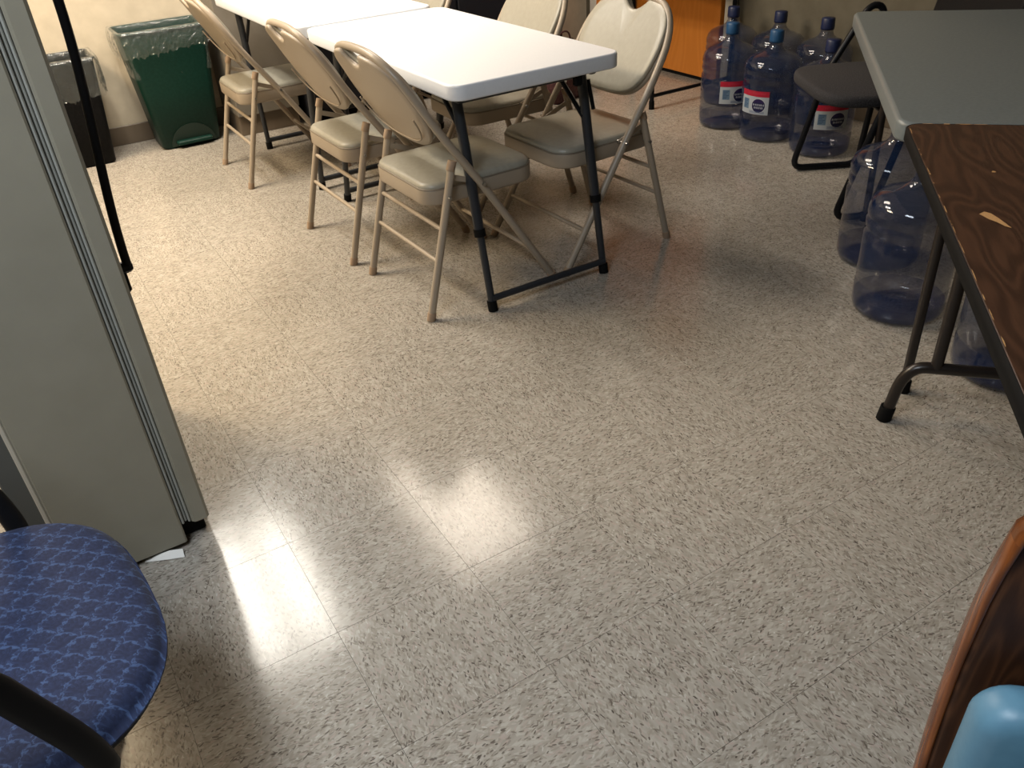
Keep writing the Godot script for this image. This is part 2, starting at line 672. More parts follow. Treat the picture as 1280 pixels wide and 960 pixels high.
# ---------------------------------------------------------------- things
func fridge() -> void:
	var o := thing("refrigerator", Vector3(0.02, 0, -1.587))
	tag(o, "tall cream refrigerator seen from its side with door seal and black handle", "refrigerator")
	var s := mb()
	box(s, Vector3(-0.114, 0.83, -0.33), Vector3(0.228, 1.635, 0.66), 0.004)
	build(s, "cabinet", M.fridge, o)
	s = mb()
	box(s, Vector3(-0.233, 0.83, -0.328), Vector3(0.009, 1.62, 0.652), 0.002)
	build(s, "rear_flange", M.flange, o)
	s = mb()
	box(s, Vector3(-0.262, 0.81, -0.345), Vector3(0.048, 1.5, 0.6), 0.004)
	build(s, "rear_housing", M.gasket_dark, o)
	var pts := []
	for k in 12:
		var y := 0.25 + k * 0.1
		pts.append(Vector3(-0.305, y, -0.03 if k % 2 == 0 else -0.6))
		pts.append(Vector3(-0.305, y + 0.05, -0.03 if k % 2 == 0 else -0.6))
	s = mb()
	tube(s, round_path(pts, 0.03, 4), 0.005, 6)
	build(s, "condenser_coil", M.steel, o)
	for dd in [[0.055, 1.20], [1.215, 1.645]]:
		s = mb()
		var mid: float = (dd[0] + dd[1]) / 2
		var hh: float = dd[1] - dd[0]
		box(s, Vector3(0.0425, mid, -0.33), Vector3(0.039, hh, 0.66), 0.006)
		var dn := build(s, "door", M.fridge, o)
		# ribbed seal: three soft strips between cabinet and door
		for k in 3:
			box_part(dn, "seal", M.gasket, Vector3(0.0045 + k * 0.0072, mid, -0.33), Vector3(0.0058, hh - 0.012, 0.648 - (k % 2) * 0.014), 0.0022)
		var g := mb()
		box(g, Vector3(0.0115, mid, -0.335), Vector3(0.022, hh - 0.014, 0.615), 0.001)
		build(g, "seal_channel", M.gasket_dark, dn)
		# bowed black handle
		var y0 := 0.655 if dd[0] < 1.0 else 1.24
		var y1 := 1.185 if dd[0] < 1.0 else 1.50
		g = mb()
		var path := PackedVector3Array()
		for k in 15:
			var t := k / 14.0
			var bow := 0.014 + (0.034 * smoothstep(0.0, 0.9, t) if dd[0] < 1.0 else 0.03 * sin(t * PI))
			path.append(Vector3(0.062 + bow, lerpf(y0, y1, t), -0.065))
		tube(g, path, 0.0085, 10)
		var hd := build(g, "handle", M.black, dn)
		box_part(dn, "handle_mount", M.black, Vector3(0.068, y0 + 0.004, -0.065), Vector3(0.034, 0.022, 0.02), 0.006)
		box_part(dn, "handle_plate", M.black, Vector3(0.066, y0 - 0.02, -0.065), Vector3(0.008, 0.05, 0.016), 0.003)
		box_part(dn, "handle_mount", M.black, Vector3(0.08, y1, -0.065), Vector3(0.045, 0.024, 0.02), 0.006)
	s = mb()
	box(s, Vector3(0.02, 0.026, -0.34), Vector3(0.06, 0.05, 0.6), 0.003)
	build(s, "kick_grille", M.rubber, o)
	for z in [-0.06, -0.6]:
		rod_part(o, "levelling_foot", M.rubber, Vector3(-0.19, 0.0, z), Vector3(-0.19, 0.02, z), 0.015)
	# folded scrap of paper under its edge
	var p := mb()
	var a := [Vector3(-0.075, 0.002, -1.602), Vector3(-0.01, 0.003, -1.592), Vector3(0.004, 0.014, -1.572), Vector3(0.002, 0.003, -1.556), Vector3(-0.03, 0.004, -1.568), Vector3(-0.078, 0.0015, -1.594)]
	var up := PackedVector3Array(a)
	var dnv := PackedVector3Array()
	for v in a:
		dnv.append(Vector3(v.x, v.y - 0.0015, v.z))
	fan(p, up, false, false, Vector3(0.01, 0.012, 0.0))
	fan(p, dnv, true)
	loft(p, [dnv, up], true, false)
	tag(build(p, "folded_paper", M.paper), "crumpled white paper wedged under the bottom edge of the refrigerator", "paper")

func make_chair() -> Node3D:
	# faces +x; rear feet at x = 0, centre line z = 0
	var o := thing("folding_chair", Vector3.ZERO)
	var hw := 0.226
	# inverted U tube: front feet, sides of the back, arch over the top
	var u := mb()
	var side := func(s: float) -> Array: return [Vector3(0.482, 0.015, s * 0.235), Vector3(0.222, 0.418, s * 0.232), Vector3(0.095, 0.60, s * 0.228), Vector3(0.025, 0.72, s * 0.222), Vector3(-0.02, 0.80, s * 0.165), Vector3(-0.032, 0.825, s * 0.08)]
	var pts: Array = side.call(1.0)
	var other: Array = side.call(-1.0)
	other.reverse()
	pts.append_array(other)
	tube(u, round_path(pts, 0.07, 4), 0.0125, 10)
	build(u, "front_frame", M.tan, o)
	for s in [-1.0, 1.0]:
		var l := mb()
		rod(l, Vector3(0.0, 0.012, s * 0.224), Vector3(0.136, 0.497, s * 0.218), 0.0125, 12)
		var lg := build(l, "rear_leg", M.tan, o)
		rod_part(lg, "foot_cap", M.tan_cap, Vector3(-0.003, 0.0, s * 0.224), Vector3(0.004, 0.028, s * 0.224), 0.0145, 12)
		rod_part(lg, "end_cap", M.tan_cap, Vector3(0.127, 0.474, s * 0.218), Vector3(0.138, 0.503, s * 0.218), 0.0138, 12)
		l = mb()
		rod(l, Vector3(0.487, 0.0, s * 0.235), Vector3(0.474, 0.028, s * 0.235), 0.0145, 12)
		build(l, "front_foot_cap", M.tan_cap, o)
		# flat hinge link and bolts
		l = mb()
		var dir := (Vector3(0.226, 0.415, 0) - Vector3(0.125, 0.452, 0)).normalized()
		box(l, Vector3(0.178, 0.434, s * 0.212), Vector3(0.115, 0.018, 0.004), 0.001, Basis(dir, Vector3(-dir.y, dir.x, 0), Vector3(0, 0, 1)))
		build(l, "hinge_link", M.tan, o)
		rod_part(o, "bolt", M.steel, Vector3(0.226, 0.415, s * 0.20), Vector3(0.226, 0.415, s * 0.251), 0.006, 8)
		rod_part(o, "bolt", M.steel, Vector3(0.108, 0.395, s * 0.20), Vector3(0.108, 0.395, s * 0.238), 0.005, 8)
	for y in [0.192, 0.294]:
		var b := mb()
		var x: float = 0.136 * y / 0.497
		rod(b, Vector3(x, y, -0.222), Vector3(x, y, 0.222), 0.0075, 8)
		build(b, "rear_stretcher", M.tan, o)
	var fb := mb()
	rod(fb, Vector3(0.397, 0.145, -0.234), Vector3(0.397, 0.145, 0.234), 0.0075, 8)
	build(fb, "front_stretcher", M.tan, o)
	# seat pan and padded top
	var outl := PackedVector2Array()
	for q in [[1, 1], [-1, 1], [-1, -1], [1, -1]]:
		var r := 0.075 if q[0] > 0 else 0.06
		var hx := 0.21
		var hz := 0.197 if q[0] > 0 else 0.192
		var qi: int = [[1, 1], [-1, 1], [-1, -1], [1, -1]].find(q)
		for k in 7:
			var a := PI / 2 * (qi + k / 6.0)
			outl.append(Vector2(0.258 + q[0] * (hx - r) + cos(a) * r, q[1] * (hz - r) + sin(a) * r))
	var p := mb()
	slab(p, outl, 0.362, 0.412, 0.003, 0.008)
	build(p, "seat_pan", M.tan_pan, o)
	p = mb()
	slab(p, inset(outl, 0.004), 0.408, 0.432, 0.016, 0.002, 0.012)
	var seat := build(p, "seat", M.vinyl, o)
	p = mb()
	var ring := PackedVector3Array()
	for v in inset(outl, 0.003):
		ring.append(Vector3(v.x, 0.413, v.y))
	tube(p, ring, 0.0035, 6, true)
	build(p, "piping", M.piping, seat)
	# padded back with a hand hole at the top
	var outer := PackedVector2Array()
	for k in 168:
		var a := TAU * k / 168
		# outline in (z, s) with s along the slope of the back; the top dips smoothly for the hand hole
		var low := sin(a) < 0
		var zz := signf(cos(a)) * pow(absf(cos(a)), 0.58 if low else 0.78) * 0.21
		var ss := signf(sin(a)) * pow(absf(sin(a)), 0.58 if low else 0.72) * (0.165 if low else 0.168)
		if low:
			zz *= 1.0 - 0.10 * absf(ss) / 0.165
		if sin(a) > 0:
			ss -= 0.05 * maxf(0.0, 1.0 - pow(zz / 0.066, 2.0))
		outer.append(Vector2(zz, ss))
	var ctr := Vector3(0.034, 0.672, 0)
	var slope := Vector3(-0.50, 0.866, 0).normalized()
	var nrm := Vector3(0.866, 0.50, 0).normalized()
	plate(o, "backrest", M.vinyl, outer, ctr, slope, nrm, 0.004, 0.022, 1.0)
	plate(o, "back_panel", M.tan, outer, ctr, slope, nrm, -0.012, 0.005, 1.015)
	var lip := mb()
	var lp := []
	for k in 25:
		var a := PI * (1.04 + 0.92 * k / 24.0)
		lp.append(ctr + slope * signf(sin(a)) * pow(absf(sin(a)), 0.72) * 0.148 + Vector3(0, 0, signf(cos(a)) * pow(absf(cos(a)), 0.78) * 0.185) - nrm * 0.0125)
	tube(lip, PackedVector3Array(lp), 0.003, 6)
	build(lip, "back_rim", M.tan_pan, o)
	return o

# a plate lying in the plane of (z, slope) with a rounded rim, slightly curved about the sitter
func plate(o: Node3D, called: String, m: Material, poly: PackedVector2Array, ctr: Vector3, slope: Vector3, nrm: Vector3, d0: float, d1: float, grow: float) -> void:
	var st := mb()
	var at := func(v: Vector2, d: float) -> Vector3:
		return ctr + slope * v.y * grow + Vector3(0, 0, v.x * grow) + nrm * (d + 0.35 * v.x * v.x)
	var rings := []
	for l in [[0.006, d0], [0.0015, lerpf(d0, d1, 0.15)], [0.0, lerpf(d0, d1, 0.5)], [0.0015, lerpf(d0, d1, 0.8)], [0.006, d1]]:
		var r := PackedVector3Array()
		for v in inset(poly, l[0]):
			r.append(at.call(v, l[1]))
		rings.append(r)
	var front := inset(poly, 0.006)
	for k in range(7, -1, -1):
		var q := k / 8.0
		var puff := (d1 - d0) * (0.30 if called == "backrest" else 0.0) * (1.0 - q * q)
		var r := PackedVector3Array()
		var r2 := PackedVector3Array()
		for v in front:
			r.append(at.call(v * maxf(q, 0.01), d1 + puff))
			r2.append(at.call(v * maxf(q, 0.01), d0))
		rings.append(r)
		rings.insert(0, r2)
	loft(st, rings, true, true, true)
	build(st, called, m, o)

func chairs() -> void:
	var proto := make_chair()
	var spots := [
		[Vector3(0.948, 0, -2.415), 0.03, "tan folding chair nearest the camera on the bin side of the white table"],
		[Vector3(0.912, 0, -2.985), 0.02, "tan folding chair in the middle of the three with backs to the bins"],
		[Vector3(0.852, 0, -4.08), 0.0, "tan folding chair beside the green bin, farthest of the three on that side"],
		[Vector3(1.965, 0, -2.44), PI + 0.04, "tan folding chair on the far side at the near corner of the white table"],
		[Vector3(1.985, 0, -3.06), PI - 0.03, "tan folding chair second from the near corner, its back partly behind the white table"],
		[Vector3(1.96, 0, -3.95), PI, "tan folding chair across the table hidden mostly under the white tabletop"]]
	for i in spots.size():
		var s: Array = spots[i]
		var o := proto
		if i > 0:
			o = copy_of(proto, "folding_chair", s[0], s[1])
		o.position = s[0]
		o.rotation.y = s[1]
		tag(o, s[2], "chair", "tan folding chairs around the white tables")

func white_table(at: Vector3, label: String, near_feet: float, far_feet: float, top_y: float) -> void:
	# at = middle of the near short edge on the floor; the top runs towards -z
	var o := thing("folding_table", at)
	tag(o, label, "table", "white plastic folding tables set end to end")
	var st := mb()
	slab(st, rrect(0.303, 0.612, 0.05, 7, 0, -0.612), top_y - 0.046, top_y, 0.007, 0.006)
	build(st, "tabletop", M.white, o)
	for s in [-1.0, 1.0]:
		box_part(o, "side_rail", M.grey_tube, Vector3(s * 0.24, top_y - 0.058, -0.612), Vector3(0.025, 0.024, 1.08), 0.003)
	for e in [[near_feet, -0.13, -1.0], [far_feet, -1.09, 1.0]]:
		var zf: float = e[0]
		var zt: float = e[1]
		var dir: float = e[2]
		for s in [-1.0, 1.0]:
			var x: float = s * 0.229
			var foot := Vector3(x, 0.0, zf)
			var top := Vector3(x, top_y - 0.05, zt)
			var l := mb()
			rod(l, foot.lerp(top, 0.38), top, 0.0165, 12)
			var lg := build(l, "leg", M.grey_tube, o)
			l = mb()
			rod(l, foot.lerp(top, 0.03), foot.lerp(top, 0.39), 0.0125, 12)
			build(l, "leg_extension", M.grey_tube, lg)
			l = mb()
			rod(l, foot.lerp(top, 0.365), foot.lerp(top, 0.40), 0.019, 12)
			build(l, "collar", M.rubber, lg)
			l = mb()
			rod(l, foot, foot.lerp(top, 0.05), 0.0165, 12)
			build(l, "foot_cap", M.rubber, lg)
		box_part(o, "latch", M.rubber, Vector3(-0.145 * dir, top_y - 0.062, zt - dir * 0.105), Vector3(0.03, 0.035, 0.02), 0.004)
		rod_part(o, "lock_lever", M.black_tube, Vector3(0.25, 0.64, lerpf(zf, zt, 0.9)), Vector3(0.262, 0.545, lerpf(zf, zt, 0.8)), 0.007, 8)
		var c := mb()
		rod(c, Vector3(-0.229, 0.045, zf), Vector3(0.229, 0.045, zf), 0.0115, 10)
		build(c, "crossbar", M.grey_tube, o)
		c = mb()
		rod(c, Vector3(-0.229, top_y - 0.075, zt), Vector3(0.229, top_y - 0.075, zt), 0.012, 10)
		build(c, "hinge_bar", M.grey_tube, o)
		for s in [-1.0, 1.0]:
			c = mb()
			rod(c, Vector3(s * 0.218, 0.53, lerpf(zf, zt, 0.77)), Vector3(s * 0.212, top_y - 0.05, zt + dir * 0.16), 0.008, 8)
			build(c, "brace", M.black_tube, o)

func bin_shape(st: SurfaceTool, bw: float, bd: float, tw: float, td: float, h: float, r: float, shift: float, wall := 0.004) -> void:
	# tapered open box with rounded corners; the front is at +z
	var rings := []
	for lev in [[0.0, 0.012], [0.012, 0.0], [0.5, 0.0], [1.0, 0.0]]:
		var t: float = lev[0] if lev[0] != 0.012 else 0.02
		var e: float = lev[1]
		var ring := PackedVector3Array()
		for v in rrect(lerpf(bw, tw, t) / 2 - e, lerpf(bd, td, t) / 2 - e, r, 5, 0, shift * t):
			ring.append(Vector3(v.x, t * h, v.y))
		rings.append(ring)
	loft(st, rings, true, true, true)
	fan(st, rings[0], false)
	var inner := []
	for t in [1.0, 0.5, 0.03]:
		var ring := PackedVector3Array()
		for v in rrect(lerpf(bw, tw, t) / 2 - wall, lerpf(bd, td, t) / 2 - wall, r, 5, 0, shift * t):
			ring.append(Vector3(v.x, t * h, v.y))
		inner.append(ring)
	loft(st, [rings[3], inner[0]], true, false, true)
	loft(st, inner, true, true, true)
	fan(st, inner[2], true)

func liner_shape(st: SurfaceTool, hw: float, hd: float, r: float, y_rim: float, drop_l: float, drop_r: float, depth: float, flare: float, seed_: int) -> void:
	# thin crumpled film: hangs inside, folds over the rim and down outside
	var fn := FastNoiseLite.new()
	fn.seed = seed_
	fn.frequency = 1.0
	fn.fractal_octaves = 3
	var raw := rrect(hw, hd, r, 9)
	var o := PackedVector2Array()
	for i in raw.size():
		var a := raw[i]
		var b := raw[(i + 1) % raw.size()]
		var parts := maxi(1, int(a.distance_to(b) / 0.008))
		for k in parts:
			o.append(a.lerp(b, float(k) / parts))
	var n := o.size()
	var rings := []
	for lev in 25:
		var t := lev / 24.0
		var ring := PackedVector3Array()
		for i in n:
			var v := o[i]
			var crease := fn.get_noise_3d(v.x * 42.0 + t * 9.0, v.y * 42.0, t * 7.0 - v.x * 12.0)
			crease = (absf(crease) - 0.18) * 2.2
			var off := 0.0
			var y := 0.0
			if t < 0.4:
				off = 0.014 + (0.4 - t) * 0.02 - crease * 0.005
				y = y_rim - depth * (0.4 - t) / 0.4
			elif t < 0.55:
				off = 0.006 - (t - 0.4) / 0.15 * 0.024
				y = y_rim + 0.009 + crease * 0.002
			else:
				var q := (t - 0.55) / 0.45
				var share := (v.x / hw) * 0.5 + 0.5
				off = -0.018 - flare * sin(q * PI) * 0.25 + (1.0 - q) * 0.0 + crease * 0.0065
				y = y_rim - (lerpf(drop_l, drop_r, share) + crease * 0.02) * q
			var tn := o[(i + 1) % n] - o[(i + n - 1) % n]
			var w := v + Vector2(-tn.y, tn.x).normalized() * off
			ring.append(Vector3(w.x, y, w.y))
		rings.append(ring)
	loft(st, rings, true, true, false)

func bins() -> void:
	var o := thing("waste_bin", Vector3(0.80, 0, -4.885))
	tag(o, "large dark green plastic waste bin with a clear liner and pedal opening", "waste bin")
	var st := mb()
	bin_shape(st, 0.31, 0.235, 0.43, 0.29, 0.60, 0.035, 0.02)
	build(st, "body", M.green, o)
	# arched recess with a pedal
	var rc := mb()
	var arch := PackedVector3Array()
	for k in 15:
		var a := PI * k / 14.0
		arch.append(Vector3(0.01 + cos(a) * 0.118, 0.012 + sin(a) * 0.108, 0.1215 + sin(a) * 0.009))
	var back := PackedVector3Array()
	for v in arch:
		back.append(v - Vector3(0, 0, 0.004))
	fan(rc, arch, false)
	loft(rc, [back, arch], true, false)
	build(rc, "pedal_recess", M.green_dark, o)
	rc = mb()
	box(rc, Vector3(0.012, 0.03, 0.135), Vector3(0.19, 0.022, 0.04), 0.006)
	build(rc, "pedal", M.green, o)
	var rim := mb()
	var rp := PackedVector3Array()
	for v in rrect(0.217, 0.147, 0.035, 5, 0, 0.02):
		rp.append(Vector3(v.x, 0.60, v.y))
	tube(rim, rp, 0.006, 8, true)
	build(rim, "rim", M.green, o)
	var ln := mb()
	liner_shape(ln, 0.217, 0.147, 0.035, 0.60, 0.115, 0.085, 0.22, 0.03, 5)
	var l := build(ln, "bin_liner", M.liner, o)
	l.position = Vector3(0, 0, 0.02)
	var b := thing("waste_bin", Vector3(0.295, 0, -4.875))
	tag(b, "slim black waste bin with a clear liner half hidden behind the refrigerator handle", "waste bin")
	st = mb()
	bin_shape(st, 0.205, 0.24, 0.29, 0.28, 0.52, 0.025, 0.01)
	build(st, "body", M.bin_black, b)
	rim = mb()
	rp = PackedVector3Array()
	for v in rrect(0.147, 0.142, 0.025, 5, 0, 0.01):
		rp.append(Vector3(v.x, 0.52, v.y))
	tube(rim, rp, 0.005, 8, true)
	build(rim, "rim", M.bin_black, b)
	ln = mb()
	liner_shape(ln, 0.147, 0.142, 0.025, 0.52, 0.19, 0.17, 0.2, 0.01, 9)
	l = build(ln, "bin_liner", M.liner, b)
	l.position = Vector3(0, 0, 0.01)

func make_bottle(labelled: bool, capm: Material, label_turn := 0.0) -> Node3D:
	var o := thing("water_bottle", Vector3.ZERO)
	var st := mb()
	var prof := [[0.0, 0.018], [0.08, 0.014], [0.10, 0.003], [0.118, 0.002], [0.130, 0.012], [0.135, 0.03], [0.135, 0.092], [0.1315, 0.098], [0.1315, 0.106], [0.135, 0.112], [0.135, 0.255], [0.1305, 0.263], [0.1305, 0.272], [0.135, 0.280], [0.135, 0.298], [0.1315, 0.304], [0.1315, 0.310], [0.135, 0.316], [0.134, 0.335], [0.126, 0.358], [0.108, 0.376], [0.082, 0.388], [0.055, 0.398], [0.038, 0.410], [0.030, 0.425], [0.028, 0.438], [0.028, 0.462]]
	lathe(st, prof, 40)
	build(st, "bottle_body", M.bottle, o)
	st = mb()
	lathe(st, [[0.0, 0.022], [0.078, 0.018], [0.098, 0.0065], [0.116, 0.005], [0.127, 0.014], [0.1315, 0.03], [0.1315, 0.055]], 32)
	build(st, "bottle_base", M.bottle_dense, o)
	if capm != null:
		st = mb()
		lathe(st, [[0.028, 0.438], [0.0315, 0.438], [0.0325, 0.447], [0.0315, 0.485], [0.029, 0.490], [0.0, 0.491]], 24)
		build(st, "cap", capm, o)
	else:
		st = mb()
		lathe(st, [[0.028, 0.455], [0.031, 0.456], [0.031, 0.463], [0.027, 0.464], [0.026, 0.44]], 24)
		build(st, "neck_ring", M.bottle_dense, o)
	if labelled:
		st = mb()
		var seg := 14
		var half := 0.55
		var pts := []
		for i in seg + 1:
			var a := lerpf(-half, half, float(i) / seg)
			pts.append([Vector3(sin(a) * 0.1362, 0.135, cos(a) * 0.1362), Vector3(sin(a) * 0.1362, 0.243, cos(a) * 0.1362), float(i) / seg])
		for i in seg:
			var p: Array = pts[i]
			var q: Array = pts[i + 1]
			for v in [[p[0], p[2], 1.0], [p[1], p[2], 0.0], [q[1], q[2], 0.0], [p[0], p[2], 1.0], [q[1], q[2], 0.0], [q[0], q[2], 1.0]]:
				st.set_smooth_group(0)
				st.set_uv(Vector2(v[1], v[2]))
				st.add_vertex(v[0])
		var l := build(st, "bottle_label", M.label, o)
		l.rotation.y = label_turn
	return o

func bottles() -> void:
	var g1 := "empty blue water bottles by the orange door"
	var g2 := "empty blue water bottles under the right-hand tables"
	# facing of the camera from the bottles: towards -x,+z
	var face := -0.79
	var list := [
		[Vector3(3.147, 0, -3.124), true, M.cap, face + 0.28, "blue water bottle with a red-banded label, front row nearest the orange door", g1],
		[Vector3(3.155, 0, -2.846), true, M.cap, face - 0.62, "blue water bottle in the front row whose label is turned aside, between two others", g1],
		[Vector3(3.165, 0, -2.53), true, M.cap_navy, face + 0.2, "dark water bottle standing behind the legs of the black armchair", g1],
		[Vector3(3.448, 0, -3.425), false, M.cap_navy, 0.0, "dark water bottle in the back row against the orange door", g1],
		[Vector3(3.50, 0, -3.145), false, M.cap_navy, 0.0, "dark navy-capped water bottle in the back row, middle of three by the wall", g1],
		[Vector3(3.515, 0, -2.86), false, M.cap_navy, 0.0, "dark navy-capped water bottle in the back row, last of three by the wall", g1],
		[Vector3(2.431, 0, -1.629), false, null, 0.0, "blue water bottle under the grey tabletop, behind a clearer one", g2],
		[Vector3(2.172, 0, -1.351), false, null, 0.0, "clear blue water bottle under the corner where grey and brown tables meet", g2],
		[Vector3(2.10, 0, -0.955), false, null, 0.0, "blue water bottle behind the curved leg of the brown table", g2]]
	for b in list:
		var o := make_bottle(b[1], b[2], b[3])
		o.position = b[0]
		tag(o, b[4], "water bottle", b[5])

func right_tables() -> void:
	# both stand at 45 degrees to the tiles: local x across, local z along towards the camera
	var n := Vector3(0.6894, 0, 0.7244)
	var e := Vector3(-0.7244, 0, 0.6894)
	var bs := Basis(n, Vector3.UP, e)
	var o := thing("folding_table", Vector3(1.665, 0, -1.107))
	o.basis = bs
	tag(o, "dark brown woodgrain folding table with chipped edges, nearest on the right", "table")
	var st := mb()
	slab(st, rrect(0.38, 0.67, 0.03, 5, 0.38, 0.67), 0.708, 0.737, 0.002, 0.002)
	var top := build(st, "tabletop", wood_top(), o)
	st = mb()
	var rr := []
	for d in [[0.0, -0.0145], [0.004, -0.012], [0.004, 0.012], [0.0, 0.0145]]:
		var r := PackedVector3Array()
		for v in inset(rrect(0.3805, 0.6705, 0.03, 5, 0.38, 0.67), -d[0]):
			r.append(Vector3(v.x, 0.7225 + d[1], v.y))
		rr.append(r)
	loft(st, rr, true, true, true)
	build(st, "edge_band", M.rubber, top)
	# chips along the near edge and one gouge in the top
	var g := RandomNumberGenerator.new()
	g.seed = 77
	for k in 26:
		var z := g.randf_range(0.03, 1.25)
		var ln := g.randf_range(0.006, 0.05)
		var wd := g.randf_range(0.0008, 0.0026)
		chip(top, Vector3(0.0015 + wd * 0.5, 0.7372, z), wd, ln, g)
	for k in 12:
		chip(top, Vector3(g.randf_range(0.03, 0.6), 0.7372, 0.001), g.randf_range(0.01, 0.05), g.randf_range(0.002, 0.007), g)
	var gouge := mb()
	var gp := PackedVector3Array([Vector3(0.052, 0.7376, 0.512), Vector3(0.062, 0.7376, 0.500), Vector3(0.071, 0.7376, 0.507), Vector3(0.079, 0.7376, 0.528), Vector3(0.085, 0.7376, 0.548), Vector3(0.090, 0.7376, 0.566), Vector3(0.082, 0.7376, 0.561), Vector3(0.073, 0.7376, 0.545), Vector3(0.062, 0.7376, 0.532)])
	fan(gouge, gp, true)
	build(gouge, "gouge", M.chip, top)
	chip(top, Vector3(0.115, 0.7376, 0.30), 0.008, 0.010, g)
	for z in [0.08, 1.22]:
		# wishbone leg: bent rail with two feet, two uprights
		var w := mb()
		tube(w, round_path([Vector3(0.078, 0.0, z), Vector3(0.10, 0.165, z), Vector3(0.2, 0.165, z), Vector3(0.56, 0.165, z), Vector3(0.66, 0.165, z), Vector3(0.682, 0.0, z)], 0.10, 7), 0.0145, 12)
		build(w, "foot_rail", M.brown_tube, o)
		for x in [0.168, 0.592]:
			w = mb()
			rod(w, Vector3(x, 0.165, z), Vector3(x, 0.70, z), 0.0145, 12)
			build(w, "leg", M.brown_tube, o)
		rod_part(o, "foot_cap", M.rubber, Vector3(0.0765, 0.0, z), Vector3(0.082, 0.04, z), 0.019, 12)
		rod_part(o, "foot_cap", M.rubber, Vector3(0.6835, 0.0, z), Vector3(0.678, 0.04, z), 0.019, 12)
	for x in [0.12, 0.64]:
		box_part(o, "apron_rail", M.brown_tube, Vector3(x, 0.697, 0.67), Vector3(0.025, 0.022, 1.2), 0.002)
	# grey plastic table, end to end with it
	var q := thing("folding_table", Vector3(1.665, 0, -1.107))
	q.basis = bs
	tag(q, "grey plastic folding table end to end with the brown woodgrain one", "table")
	st = mb()
	slab(st, rrect(0.38, 0.655, 0.045, 7, 0.366, -0.660), 0.690, 0.735, 0.010, 0.006)
	build(st, "tabletop", M.grey_top, q)
	for z in [-0.06, -1.24]:
		for x in [0.14, 0.60]:
			var l := mb()
			var top2 := Vector3(x - 0.012, 0.69, z + (0.03 if z > -0.5 else -0.0))
			rod(l, Vector3(x, 0.0, z), top2, 0.0125, 12)
			var lg := build(l, "leg", M.brown_tube, q)
			l = mb()
			rod(l, Vector3(x, 0.0, z), Vector3(x, 0.035, z), 0.0165, 12)
			build(l, "foot_cap", M.rubber, lg)
		var c := mb()
		rod(c, Vector3(0.13, 0.60, z + 0.01), Vector3(0.59, 0.60, z + 0.01), 0.010, 10)
		build(c, "crossbar", M.brown_tube, q)

func wood_top() -> Material:
	var m: StandardMaterial3D = M.walnut
	m.uv1_scale = Vector3(1.6, 0.8, 1.0)
	return m

func chip(parent: Node, c: Vector3, w: float, l: float, g: RandomNumberGenerator) -> void:
	var st := mb()
	var r := PackedVector3Array()
	for k in 7:
		var a := TAU * k / 7.0
		var s := g.randf_range(0.6, 1.1) * 0.5
		r.append(c + Vector3(cos(a) * w * s, 0, sin(a) * l * s))
	fan(st, r, true)
	build(st, "chip", M.chip, parent)

func sled_chair() -> void:
	var o := thing("armchair", Vector3(2.954, 0, -2.035), deg_to_rad(60))
	tag(o, "black tube-framed chair with a speckled dark seat beside the grey table", "chair")
	for s in [-1.0, 1.0]:
		var st := mb()
		var x: float = s * 0.285
		var zr := 0.02 if s > 0 else -0.15
		var zf := -0.268 if s > 0 else -0.285
		tube(st, round_path([Vector3(x, 0.014, zf), Vector3(x, 0.42, -0.17), Vector3(x * 1.06, 0.665, -0.03), Vector3(x * 1.06, 0.655, 0.03), Vector3(x, 0.40, minf(0.05, zr + 0.09)), Vector3(x, 0.014, zr)], 0.05, 5, true), 0.0135, 10, true)
		build(st, "side_frame", M.black_tube, o)
	for z in [-0.158, 0.045]:
		rod_part(o, "seat_rail", M.black_tube, Vector3(-0.285, 0.405, z), Vector3(0.285, 0.405, z), 0.011, 10)
	var st := mb()
	slab(st, superel(0.262, 0.25, 4.2, 48, 0.0, Vector2(0, -0.11)), 0.416, 0.46, 0.018, 0.015, 0.012)
	build(st, "seat", M.speck, o)
	for s in [-1.0, 1.0]:
		st = mb()
		tube(st, round_path([Vector3(s * 0.2, 0.41, 0.05), Vector3(s * 0.2, 0.44, 0.22), Vector3(s * 0.2, 0.86, 0.30)], 0.06, 5), 0.012, 10)
		build(st, "back_post", M.black_tube, o)
	st = mb()
	slab(st, rrect(0.29, 0.17, 0.06, 6), -0.02, 0.02, 0.015, 0.015, 0.0, Transform3D(Basis(Vector3.RIGHT, -PI / 2 + 0.18), Vector3(0, 0.72, 0.255)))
	build(st, "backrest", M.black_soft, o)

func small_table() -> void:
	# black framed table against the right wall; its top lies above the frame of the photograph
	var o := thing("side_table", Vector3(3.34, 0, -4.025))
	tag(o, "black steel table frame standing in front of the orange wooden door", "table")
	for z in [0.44, -0.44]:
		for x in [-0.30, 0.27]:
			var st := mb()
			rod(st, Vector3(x, 0.0, z), Vector3(x, 0.72, z), 0.0125, 12)
			var lg := build(st, "leg", M.black_tube, o)
			st = mb()
			rod(st, Vector3(x, 0.0, z), Vector3(x, 0.045, z), 0.0155, 12)
			build(st, "foot_cap", M.rubber, lg)
		var c := mb()
		rod(c, Vector3(-0.30, 0.07, z), Vector3(0.27, 0.07, z), 0.010, 10)
		build(c, "crossbar", M.black_tube, o)
	var t := mb()
	slab(t, rrect(0.325, 0.47, 0.03, 5, -0.015, 0), 0.72, 0.75, 0.005, 0.005)
	build(t, "tabletop", M.cab_grey, o)

